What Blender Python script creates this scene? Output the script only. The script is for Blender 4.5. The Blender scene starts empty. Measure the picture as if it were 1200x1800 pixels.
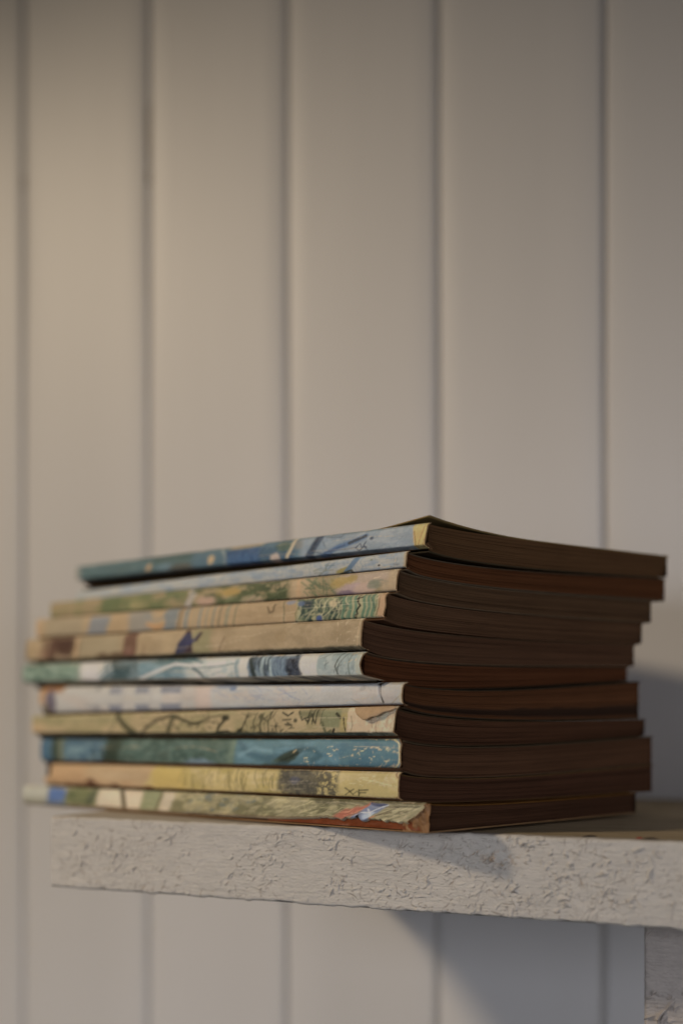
import bpy, math, random
import numpy as np

# ------------------------------------------------------------------ camera, world, light, exposure
S = bpy.context.scene
COL = S.collection
MM = 0.001
EYE = 1.25                                   # camera height in metres; all z below are mm relative to it

cam_d = bpy.data.cameras.new("camera")
cam = bpy.data.objects.new("camera", cam_d); COL.objects.link(cam)
cam.location = (0, 0, EYE); cam.rotation_euler = (math.radians(90), 0, 0)
cam_d.sensor_fit = 'VERTICAL'; cam_d.sensor_height = 36; cam_d.lens = 36 * 2545 / 1800
cam_d.shift_y = 350 / 1800
cam_d.clip_start = 0.01; cam_d.clip_end = 50
cam_d.dof.use_dof = True; cam_d.dof.focus_distance = 0.393; cam_d.dof.aperture_fstop = 4.7
cam_d.dof.aperture_blades = 0
S.camera = cam

w = bpy.data.worlds.new("World"); S.world = w; w.use_nodes = True
w.node_tree.nodes["Background"].inputs[0].default_value = (0.80, 0.92, 1.0, 1)
w.node_tree.nodes["Background"].inputs[1].default_value = 0.012

def aim(o, target):
    from mathutils import Vector
    d = Vector(target) - o.location
    o.rotation_euler = d.to_track_quat('-Z', 'Y').to_euler()

# warm lamp high on the left
kd = bpy.data.lights.new("warm_lamp", 'SPOT'); key = bpy.data.objects.new("warm_lamp", kd); COL.objects.link(key)
key.location = (-1.083, 0.218, EYE + 0.60)
kd.energy = 32.5; kd.color = (1.0, 0.80, 0.56); kd.shadow_soft_size = 0.062
kd.spot_size = math.radians(47); key.scale = (0.78, 1, 1); kd.spot_blend = 1.0
aim(key, (-0.11, 0.55, EYE - 0.05))
# cool window light from the front left
fd = bpy.data.lights.new("window_light", 'AREA'); fill = bpy.data.objects.new("window_light", fd); COL.objects.link(fill)
fill.location = (-0.62, -0.55, EYE + 0.02)
fd.shape = 'RECTANGLE'; fd.size = 0.5; fd.size_y = 0.5; fd.energy = 0.44; fd.color = (0.81, 0.83, 0.93)
fd.spread = math.radians(50)
aim(fill, (0.0, 0.45, EYE - 0.22))

# weak cool fill lamp added front right to brighten page heads and wall shadow
rd = bpy.data.lights.new("right_fill_lamp", 'AREA'); fill_right = bpy.data.objects.new("right_fill_lamp", rd); COL.objects.link(fill_right)
fill_right.location = (0.62, -0.45, EYE - 0.02)
rd.shape = 'RECTANGLE'; rd.size = 0.5; rd.size_y = 0.5; rd.energy = 0.33; rd.color = (0.88, 0.88, 0.97)
rd.spread = math.radians(50)
aim(fill_right, (0.06, 0.5, EYE - 0.20))

S.view_settings.view_transform = 'Standard'; S.view_settings.look = 'None'
S.view_settings.exposure = -0.07; S.view_settings.gamma = 1.0
S.render.engine = 'CYCLES'
S.cycles.use_denoising = True
S.cycles.max_bounces = 8

# ------------------------------------------------------------------ helpers
rng = np.random.default_rng(7)
def V(x, y, z): return (x * MM, y * MM, EYE + z * MM)
def lin(c):
    c = np.asarray(c, float) / 255.0
    return np.where(c <= 0.04045, c / 12.92, ((c + 0.055) / 1.055) ** 2.4)

def mesh_obj(name, verts, faces, mat, parent=None, col=None, smooth=True):
    """verts in metres (array n x 3); col = per-vertex linear rgb"""
    me = bpy.data.meshes.new(name)
    verts = np.asarray(verts, np.float32)
    if isinstance(faces, np.ndarray):
        n = len(faces); k = faces.shape[1]
        me.vertices.add(len(verts)); me.vertices.foreach_set("co", verts.ravel())
        me.loops.add(n * k); me.loops.foreach_set("vertex_index", faces.astype(np.int32).ravel())
        me.polygons.add(n); me.polygons.foreach_set("loop_start", np.arange(0, n * k, k, dtype=np.int32))
        me.update(calc_edges=True)
    else:
        me.from_pydata([tuple(map(float, v)) for v in verts], [], faces)
    if smooth: me.polygons.foreach_set("use_smooth", np.ones(len(me.polygons), bool))
    if col is not None:
        at = me.color_attributes.new("print", 'FLOAT_COLOR', 'POINT')
        c4 = np.ones((len(verts), 4), np.float32); c4[:, :3] = col
        at.data.foreach_set("color", c4.ravel())
    me.validate(); me.update()
    me.materials.append(mat)
    o = bpy.data.objects.new(name, me); COL.objects.link(o)
    if parent is not None: o.parent = parent; o.matrix_parent_inverse.identity()
    return o

def tag(o, label=None, cat=None, group=None, kind=None):
    for k, v in (("label", label), ("category", cat), ("group", group), ("kind", kind)):
        if v: o[k] = v
def empty(name, loc=(0, 0, 0)):
    o = bpy.data.objects.new(name, None); COL.objects.link(o); o.location = loc; o.empty_display_size = 0.01
    return o

def grid_faces(nr, nc, base=0, flip=False):
    r, c = np.meshgrid(np.arange(nr - 1), np.arange(nc - 1), indexing='ij')
    a = base + r * nc + c
    f = np.stack([a, a + 1, a + nc + 1, a + nc], -1).reshape(-1, 4)
    return f[:, ::-1] if flip else f

def vnoise(x, y, seed=0):
    """smooth value noise on arrays"""
    r = np.random.default_rng(seed).random((64, 64))
    xi = np.floor(x).astype(int); yi = np.floor(y).astype(int)
    fx = x - xi; fy = y - yi
    fx = fx * fx * (3 - 2 * fx); fy = fy * fy * (3 - 2 * fy)
    g = lambda a, b: r[a % 64, b % 64]
    return (g(xi, yi) * (1 - fx) * (1 - fy) + g(xi + 1, yi) * fx * (1 - fy)
            + g(xi, yi + 1) * (1 - fx) * fy + g(xi + 1, yi + 1) * fx * fy)
def fbm(x, y, seed=0, oct=4):
    s = 0; a = 0.5; t = 0
    for i in range(oct):
        s = s + a * vnoise(x * 2 ** i + 7.3 * i, y * 2 ** i + 3.1 * i, seed + i); t += a; a *= 0.55
    return s / t
def sstep(a, b, x):
    t = np.clip((x - a) / (b - a), 0, 1); return t * t * (3 - 2 * t)

# ------------------------------------------------------------------ materials
def new_mat(name):
    m = bpy.data.materials.new(name); m.use_nodes = True
    nt = m.node_tree; b = nt.nodes["Principled BSDF"]
    return m, nt, b, nt.links
def paint_mat(name, color, rough, n_scale, n_amt, bump, bump_scale, stretch=(1, 1, 1), attr=False, spec=0.4):
    m, nt, b, L = new_mat(name)
    tc = nt.nodes.new("ShaderNodeTexCoord"); mp = nt.nodes.new("ShaderNodeMapping")
    mp.inputs["Scale"].default_value = stretch
    L.new(tc.outputs["Object"], mp.inputs["Vector"])
    nz = nt.nodes.new("ShaderNodeTexNoise"); nz.inputs["Scale"].default_value = n_scale; nz.inputs["Detail"].default_value = 5
    L.new(mp.outputs[0], nz.inputs["Vector"])
    mr = nt.nodes.new("ShaderNodeMapRange"); mr.inputs[3].default_value = 1 - n_amt; mr.inputs[4].default_value = 1 + n_amt
    L.new(nz.outputs["Fac"], mr.inputs[0])
    mul = nt.nodes.new("ShaderNodeMixRGB"); mul.blend_type = 'MULTIPLY'; mul.inputs[0].default_value = 1
    if attr:
        ca = nt.nodes.new("ShaderNodeVertexColor"); ca.layer_name = "print"; L.new(ca.outputs[0], mul.inputs[1])
    else:
        mul.inputs[1].default_value = (*color, 1)
    L.new(mr.outputs[0], mul.inputs[2]); L.new(mul.outputs[0], b.inputs["Base Color"])
    b.inputs["Roughness"].default_value = rough; b.inputs["Specular IOR Level"].default_value = spec
    nb = nt.nodes.new("ShaderNodeTexNoise"); nb.inputs["Scale"].default_value = bump_scale; nb.inputs["Detail"].default_value = 6
    L.new(mp.outputs[0], nb.inputs["Vector"])
    bp = nt.nodes.new("ShaderNodeBump"); bp.inputs["Strength"].default_value = bump; bp.inputs["Distance"].default_value = 0.0004
    L.new(nb.outputs["Fac"], bp.inputs["Height"]); L.new(bp.outputs[0], b.inputs["Normal"])
    return m

M_wall = paint_mat("white_board_paint", (0.70, 0.685, 0.665), 0.42, 22, 0.07, 0.16, 90, (1, 1, 0.10))
M_gap = paint_mat("groove_backing", (0.45, 0.43, 0.41), 0.8, 30, 0.1, 0.1, 100)
M_stain = paint_mat("resin", (0.20, 0.16, 0.12), 0.7, 300, 0.3, 0.2, 300)
M_shelf = paint_mat("rough_white_paint", (0.6, 0.6, 0.6), 0.75, 420, 0.10, 0.55, 900, (1, 1, 1.6), attr=True, spec=0.2)
M_print = paint_mat("printed_card", (1, 1, 1), 0.5, 900, 0.09, 0.16, 1400, attr=True, spec=0.35)
M_cover = paint_mat("cover_board", (1, 1, 1), 0.95, 900, 0.15, 0.2, 1200, attr=True, spec=0.03)
M_card = paint_mat("worn_card_edge", (0.42, 0.30, 0.19), 0.8, 600, 0.25, 0.3, 900, spec=0.15)
M_glue = paint_mat("old_spine_glue", (0.20, 0.05, 0.014), 0.4, 500, 0.35, 0.5, 700, spec=0.5)
M_torn = paint_mat("torn_card", (0.60, 0.42, 0.25), 0.8, 500, 0.18, 0.4, 900, spec=0.15)
M_torn2 = paint_mat("torn_glued_card", (0.27, 0.145, 0.065), 0.55, 260, 0.75, 0.9, 500, spec=0.3)
M_chip = paint_mat("dark_splinter", (0.03, 0.022, 0.018), 0.7, 500, 0.3, 0.3, 900)
M_red = paint_mat("red_fleck", (0.35, 0.05, 0.03), 0.7, 500, 0.3, 0.3, 900)
def page_mat(name, color):
    return paint_mat(name, color, 0.9, 1.0, 0.0, 0.25, 700, attr=True, spec=0.1)
M_page = page_mat("aged_paper", (1, 1, 1))

# ------------------------------------------------------------------ frames (mm): camera at 0,0; x right, y away
A_SH = math.radians(63)
l_ = np.array([-math.sin(A_SH), math.cos(A_SH)]); d_ = np.array([math.cos(A_SH), math.sin(A_SH)])
F0 = np.array([28.8, 384.5])
SHELF_Z = -32.3; SHELF_T = 21.6; WALL_D = 174.5; SHELF_L = 132.3; SHELF_R = -150
def shelf_pt(s, d): return F0 + np.multiply.outer(s, l_) + np.multiply.outer(d, d_)

# ------------------------------------------------------------------ wall of grooved boards
wall = empty("wall", V(*shelf_pt(0, WALL_D), -300))
tag(wall, "white painted wall of upright grooved boards behind the shelf and the books", "wall", kind="thing")
def in_wall(pts):                     # to the wall empty's space
    return np.asarray(pts) - np.array(wall.location)
edges = [-195, -127, -58, 10.7, 78.7, 147.2, 216.9, 286.4, 355.5, 425, 494]
ZL, ZH, NZ = -330, 520, 60
for i in range(len(edges) - 1):
    a, b = edges[i], edges[i + 1]
    g = 0.45; ch = 1.1; cd = 1.6
    prof = [(a + g, 9), (a + g, cd + 0.3), (a + g + 0.4, cd), (a + g + ch * .55, cd * .38), (a + g + ch, 0.12), (a + g + ch + .6, 0)]
    mid = [(a + (b - a) * k / 6, 0) for k in range(1, 6)]
    prof = prof + mid + [(2 * (a + b) / 2 - s, d) for s, d in prof[::-1]]
    prof = np.array(prof)
    zs = np.linspace(ZL, ZH, NZ)
    P = np.zeros((NZ, len(prof), 3))
    for j, z in enumerate(zs):
        wob = 0.18 * math.sin(z * 0.013 + i * 2.1) + 0.1 * math.sin(z * 0.041 + i)
        s = prof[:, 0].copy(); k = len(prof)
        s[:5] += 0.22 * (vnoise(np.array([z * .03]), np.array([i * 9.7]), 3)[0] - .5)
        s[-5:] += 0.22 * (vnoise(np.array([z * .03]), np.array([i * 5.7 + 3]), 4)[0] - .5)
        d = prof[:, 1] + np.where(prof[:, 1] < 5, wob * 0.5, 0)
        p = shelf_pt(s, WALL_D + d)
        P[j, :, 0] = p[:, 0] * MM; P[j, :, 1] = p[:, 1] * MM; P[j, :, 2] = EYE + z * MM
    mesh_obj("board", in_wall(P.reshape(-1, 3)), grid_faces(NZ, len(prof)), M_wall, wall)
bk = []
for s, z in ((edges[0], ZL), (edges[-1], ZL), (edges[-1], ZH), (edges[0], ZH)):
    p = shelf_pt(s, WALL_D + 7.0); bk.append(V(p[0], p[1], z))
for s, z in ((edges[0], ZL), (edges[-1], ZL), (edges[-1], ZH), (edges[0], ZH)):
    p = shelf_pt(s, WALL_D + 14.0); bk.append(V(p[0], p[1], z))
mesh_obj("backing", in_wall(bk), [(0, 1, 2, 3), (7, 6, 5, 4), (0, 4, 5, 1), (1, 5, 6, 2), (2, 6, 7, 3), (3, 7, 4, 0)], M_gap, wall, smooth=False)

for s0, z0, hz, wx in ((216.9, 255, 14, 1.5), (286.2, 245, 3.5, 1.3), (216.6, 236, 4, 1.0)):      # dark stains in two of the grooves
    n1, n2 = 10, 8
    a_ = np.linspace(0, math.pi, n1)[:, None]; b_ = np.linspace(0, 2 * math.pi, n2, endpoint=False)[None, :]
    p = shelf_pt(s0 + wx * np.sin(a_) * np.cos(b_), WALL_D + 1.5 + 1.3 * np.sin(a_) * np.sin(b_))
    P = np.stack([p[..., 0] * MM, p[..., 1] * MM, EYE + (z0 + hz * np.cos(a_) + 0 * b_) * MM], -1).reshape(-1, 3)
    f = [(i * n2 + j, i * n2 + (j + 1) % n2, (i + 1) * n2 + (j + 1) % n2, (i + 1) * n2 + j) for i in range(n1 - 1) for j in range(n2)]
    mesh_obj("resin_stain", in_wall(P), f, M_stain, wall)

# ------------------------------------------------------------------ shelf: rough sawn, painted white
shelf = empty("shelf", V(*shelf_pt(0, WALL_D), SHELF_Z))
tag(shelf, "thick rough sawn plank shelf in flaking white paint carrying the book stack", "shelf")
def in_shelf(p): return np.asarray(p) - np.array(shelf.location)

def rough_field(nx, ny, wx, wy, seed, n_flake, ang_mean, ang_sd, amp=1.0, lmin=.6, lmax=2.0):
    """height field in mm on an ny x nx grid covering wx x wy mm, plus a flake mask"""
    r = np.random.default_rng(seed)
    X, Y = np.meshgrid(np.linspace(0, wx, nx), np.linspace(0, wy, ny))
    h = 0.30 * (fbm(X * .2, Y * .5, seed) - .5) + 0.30 * (fbm(X * .35, Y * 2.6, seed + 5, 5) - .5) + 0.16 * (fbm(X * 1.6, Y * 3.4, seed + 9, 3) - .5)
    mask = np.zeros_like(h)
    dens = fbm(X * .09, Y * .12, seed + 20)
    sx = wx / (nx - 1); sy = wy / (ny - 1)
    patch = fbm(X * .16, Y * .2, seed + 25)
    k = 0
    while k < n_flake:
        cx, cy = r.random() * wx, r.random() * wy
        if dens[int(cy / wy * (ny - 1)), int(cx / wx * (nx - 1))] < 0.40 + .22 * r.random() - .09 * sstep(.3, .5, cx / wx): 
            k += 0.34; continue
        k += 1
        L = r.uniform(lmin, lmax) * r.choice([.3, .5, 1.0], p=[.45, .3, .25]); W = r.uniform(.12, .34); H = r.uniform(.08, .48) * amp * (1 if wx < 200 else .45 + .55 * sstep(.25, .6, cx / wx))
        H *= .30 + 1.1 * float(sstep(.42, .62, patch[int(cy / wy * (ny - 1)), int(cx / wx * (nx - 1))]))
        th = r.normal(ang_mean, ang_sd); bend = r.normal(0, .28)
        R = L + 1
        i0, i1 = max(0, int((cx - R) / sx)), min(nx, int((cx + R) / sx) + 1)
        j0, j1 = max(0, int((cy - R) / sy)), min(ny, int((cy + R) / sy) + 1)
        if i1 <= i0 or j1 <= j0: continue
        dx = X[j0:j1, i0:i1] - cx; dy = Y[j0:j1, i0:i1] - cy
        a = dx * math.cos(th) + dy * math.sin(th); b = -dx * math.sin(th) + dy * math.cos(th)
        b = b - bend * a * a / L
        along = np.clip(1 - (a / L) ** 2, 0, 1)
        q = b / W
        prof = np.where(q < 0, np.exp(-(q / 2.0) ** 2), np.exp(-(q / .45) ** 2))
        bump = H * along * prof
        h[j0:j1, i0:i1] += bump - .5 * H * along * np.exp(-((q - 1.1) / .7) ** 2)
        mask[j0:j1, i0:i1] = np.maximum(mask[j0:j1, i0:i1], along * np.exp(-((q - .8) / .6) ** 2) * r.uniform(.3, 1))
    return X, Y, h, mask

WX = SHELF_L - SHELF_R
NX, NY = 1500, 124
X, Y, h, mk = rough_field(NX, NY, WX, SHELF_T, 11, 2900, math.radians(-48), .8)
s = SHELF_L - X                              # X grows to the right
fade = sstep(0, 1.2, Y) * sstep(0, 1.2, SHELF_T - Y)
edge_w = 0.5 * (fbm(X * .35, X * 0 + 3, 31) - .5)
zz = SHELF_Z - Y + np.where(Y < 2, edge_w * (1 - Y / 2), 0) + np.where(Y > SHELF_T - 2, 1.1 * (fbm(X * .3, X * 0 + 9, 33) - .5) * (1 - (SHELF_T - Y) / 2), 0)
round_in = 0.9 * (1 - np.sqrt(np.clip(1 - np.clip(1 - Y / .9, 0, 1) ** 2, 0, 1))) + 0.9 * (1 - np.sqrt(np.clip(1 - np.clip(1 - (SHELF_T - Y) / .9, 0, 1) ** 2, 0, 1)))
dd = -h * (.35 + .65 * fade) + round_in
p = shelf_pt(s, dd)
P = np.stack([p[..., 0] * MM, p[..., 1] * MM, EYE + zz * MM], -1)
base = lin((206, 199, 187)); dirt = lin((120, 100, 78)); bare = lin((190, 150, 100))
c = np.ones((NY, NX, 1)) * base
c = c * (0.92 + .16 * fbm(X * .12, Y * .2, 41))[..., None]
m1 = (mk * .68)[..., None]; c = c * (1 - m1) + dirt * m1
bw = (sstep(.55, .95, mk) * sstep(.56, .68, fbm(X * .16, Y * .25, 46)))[..., None] * .55; c = c * (1 - bw) + bare * bw
st = np.exp(-(((s + 0) - (-14)) / 4.5) ** 2 - ((Y - 6.2) / 1.8) ** 2) * sstep(.45, .7, fbm(X * .9, Y * 1.4, 44))
c = c * (1 - .7 * st[..., None]) + bare * .7 * st[..., None]
verts = [P.reshape(-1, 3)]; cols = [c.reshape(-1, 3)]; faces = [grid_faces(NY, NX, 0, True)]
nb = NX * NY
# top
NT = 60
dep = np.linspace(0, 1, NT) ** 1.6 * (WALL_D - 0.6)
xs = X[0][::5]; nx2 = len(xs)
SX, DD = np.meshgrid(SHELF_L - xs, dep)
zt = SHELF_Z + 0.10 * (fbm(SX * .08, DD * .9, 51) - .5) + (edge_w[0][::5][None, :]) * np.exp(-DD / 1.5)
DD2 = DD + dd[0][::5][None, :] * np.exp(-DD / 1.5)
p = shelf_pt(SX, DD2)
P = np.stack([p[..., 0] * MM, p[..., 1] * MM, EYE + zt * MM], -1)
wood = lin((172, 155, 126)); pale = lin((196, 187, 176))
g = fbm(SX * .05, DD * .8, 55)
ct = wood * (.75 + .5 * g)[..., None]
pw = 5 + 45 * sstep(0, 60, SX)
mix = np.clip(sstep(pw + 2, .5, DD + 4 * (fbm(SX * .2, DD * .4, 57) - .5)), 0, 1)[..., None]
ct = ct * (1 - mix) + pale * mix
verts.append(P.reshape(-1, 3)); cols.append(ct.reshape(-1, 3)); faces.append(grid_faces(NT, nx2, nb, False)); nb += NT * nx2
# left end, bottom
def quad(pts, colr):
    global nb
    verts.append(np.array(pts)); cols.append(np.tile(colr, (4, 1))); faces.append(np.array([[nb, nb + 1, nb + 2, nb + 3]])); nb += 4
def sp(s, d, z): p = shelf_pt(s, d); return V(p[0], p[1], z)
zb = SHELF_Z - SHELF_T
quad([sp(SHELF_L, .8, SHELF_Z - .05), sp(SHELF_L, WALL_D - .6, SHELF_Z - .05), sp(SHELF_L, WALL_D - .6, zb), sp(SHELF_L, .8, zb)], base * .9)
quad([sp(SHELF_L, .8, zb + .02), sp(SHELF_L, WALL_D - .6, zb + .02), sp(SHELF_R, WALL_D - .6, zb + .02), sp(SHELF_R, .8, zb + .02)], base * .9)
quad([sp(SHELF_R, .8, SHELF_Z - .05), sp(SHELF_R, .8, zb), sp(SHELF_R, WALL_D - .6, zb), sp(SHELF_R, WALL_D - .6, SHELF_Z - .05)], base * .9)
mesh_obj("plank", in_shelf(np.concatenate(verts)), np.concatenate(faces), M_shelf, shelf, np.concatenate(cols))

# post under the shelf
PR = 25.0; PS0, PS1 = -45.2, -112.0; PZ0, PZ1 = zb - .05, -330
NX, NY = 320, 640
X, Y, h, mk = rough_field(NX, NY, PS0 - PS1, 130, 77, 1500, math.radians(-38), .35, 1.1, 1.0, 3.2)
s = PS0 - X
dd = -h * 1.7 + 1.2 * (1 - np.sqrt(np.clip(1 - np.clip(1 - X / 1.2, 0, 1) ** 2, 0, 1)))
p = shelf_pt(s, PR + dd)
P = np.stack([p[..., 0] * MM, p[..., 1] * MM, EYE + (PZ0 - Y) * MM], -1)
c = np.ones((NY, NX, 1)) * lin((178, 170, 162)) * (0.88 + .2 * fbm(X * .3, Y * .3, 81))[..., None]
m1 = (mk * .3)[..., None]; c = c * (1 - m1) + dirt * m1
verts = [P.reshape(-1, 3)]; cols = [c.reshape(-1, 3)]; faces = [grid_faces(NY, NX, 0, True)]; nb = NX * NY
PZ1 = PZ0 - 130
quad([sp(PS0, PR + 1.1, PZ0), sp(PS0, WALL_D - .6, PZ0), sp(PS0, WALL_D - .6, PZ1), sp(PS0, PR + 1.1, PZ1)], base * .9)
quad([sp(PS1, PR, PZ0), sp(PS1, PR, PZ1), sp(PS1, WALL_D - .6, PZ1), sp(PS1, WALL_D - .6, PZ0)], base * .9)
quad([sp(PS0, PR + 1.1, PZ1), sp(PS0, WALL_D - .6, PZ1), sp(PS1, WALL_D - .6, PZ1), sp(PS1, PR, PZ1)], base * .9)
mesh_obj("support_post", in_shelf(np.concatenate(verts)), np.concatenate(faces), M_shelf, shelf, np.concatenate(cols))

# ------------------------------------------------------------------ the books
FPX, HX, HY = 2545.0, 600.0, 1250.0
# near / far / right outline of each book in measured units, position of its head corner, angle, size (mm)
B = [
 dict(X=22.9, Z=382.6, a=42.0, L=173.9, W=107.7, n=(918, 963), f=(995, 1022), r=(977, 1015), lean=1.6),
 dict(X=17.5, Z=384.8, a=41.0, L=169.0, W=113.6, n=(968, 998), f=(1039, 1057), r=(1017, 1055), lean=.8),
 dict(X=15.1, Z=383.1, a=41.5, L=179.1, W=111.2, n=(999.5, 1039.5), f=(1059, 1087.5), r=(1056, 1095), lean=1.1),
 dict(X=12.0, Z=382.7, a=42.0, L=180.3, W=112.7, n=(1041, 1086), f=(1088.5, 1122), r=(1095.5, 1132.5), lean=1.3),
 dict(X=5.6, Z=383.1, a=41.0, L=180.1, W=116.6, n=(1086.5, 1142), f=(1124, 1166), r=(1133, 1171.5), lean=.9),
 dict(X=6.0, Z=382.6, a=41.5, L=180.0, W=113.5, n=(1145.5, 1196), f=(1168, 1205), r=(1172, 1197.5), lean=.4),
 dict(X=16.4, Z=378.6, a=43.0, L=179.0, W=104.8, n=(1199, 1240), f=(1207, 1256), r=(1198, 1263), lean=.7),
 dict(X=14.4, Z=378.5, a=42.8, L=181.7, W=110.8, n=(1241.5, 1295), f=(1258, 1293), r=(1264, 1293.5), lean=1.4),
 dict(X=15.9, Z=379.1, a=42.3, L=180.9, W=110.8, n=(1298, 1353), f=(1297, 1339.5), r=(1294.5, 1344), lean=.4),
 dict(X=15.1, Z=379.3, a=42.0, L=179.0, W=111.5, n=(1357.5, 1407), f=(1342, 1380), r=(1344.5, 1393.5), lean=.3),
 dict(X=22.9, Z=372.9, a=46.2, L=183.5, W=98.2, n=(1412, 1465), f=(1380.5, 1414), r=(1394, 1429), lean=.6),
]
SAG_T = [0.9, 2.2, 2.2, 2.2, 2.2, 2.2, 2.3, 2.6, 2.5, 2.3, 1.0]
SAG_B = [2.2, 2.2, 2.2, 2.2, 2.2, 2.3, 2.6, 2.5, 2.3, 1.0, 0.0]
for k, b in enumerate(B):
    a = math.radians(b['a']); b['P'] = np.array([b['X'], b['Z']])
    b['l'] = np.array([-math.sin(a), math.cos(a)]); b['w'] = np.array([math.cos(a), math.sin(a)])
    zn = b['Z']; zf = (b['P'] + b['L'] * b['l'])[1]; zr = (b['P'] + b['W'] * b['w'])[1]
    hh = lambda y, z: (HY - y) / FPX * z
    b['ht'] = (hh(b['n'][0], zn), hh(b['f'][0], zf), hh(b['r'][0], zr))
    b['hb'] = (hh(b['n'][1], zn), hh(b['f'][1], zf), hh(b['r'][1], zr))
def local(b, p):
    q = p - b['P']; return q @ b['w'], q @ b['l']
def sagf(q): q = np.clip(q, 0, 1); return np.sin(math.pi * q ** .58)
def raw(k, which, u, v):
    b = B[k]; n, f, r = b[which]; q = u / b['W']
    return n + (f - n) * v / b['L'] + (r - n) * q - (SAG_T if which == 'ht' else SAG_B)[k] * sagf(q)
def top(k, u, v): return raw(k, 'ht', u, v)
def bot(k, u, v):
    h = raw(k, 'hb', u, v)
    if k == 10: return np.maximum(h, SHELF_Z + 0.12)
    b = B[k]; pt = b['P'] + np.multiply.outer(u, b['w']) + np.multiply.outer(v, b['l'])
    u2, v2 = local(B[k + 1], pt)
    t_ = top(k + 1, u2, v2)
    h = np.where(np.asarray(u) > .8, np.minimum(h, t_ + (.2 if k else .8) + 1.6 * np.exp(-np.asarray(u) / 2.5)), h)
    return np.maximum(h, t_ + 0.06)
def world(k, u, v, h):
    b = B[k]; p = b['P'] + np.multiply.outer(u, b['w']) + np.multiply.outer(v, b['l'])
    return np.stack([p[..., 0] * MM, p[..., 1] * MM, EYE + h * MM], -1)
def v_of_px(k, x):
    """distance along the spine where it stands in the measured picture column x"""
    b = B[k]; r = (np.asarray(x, float) - HX) / FPX
    return (b['P'][0] - r * b['P'][1]) / (-b['l'][0] + r * b['l'][1])
def px_of_v(k, v):
    b = B[k]; return HX + FPX * (b['P'][0] + v * b['l'][0]) / (b['P'][1] + v * b['l'][1])

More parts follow.
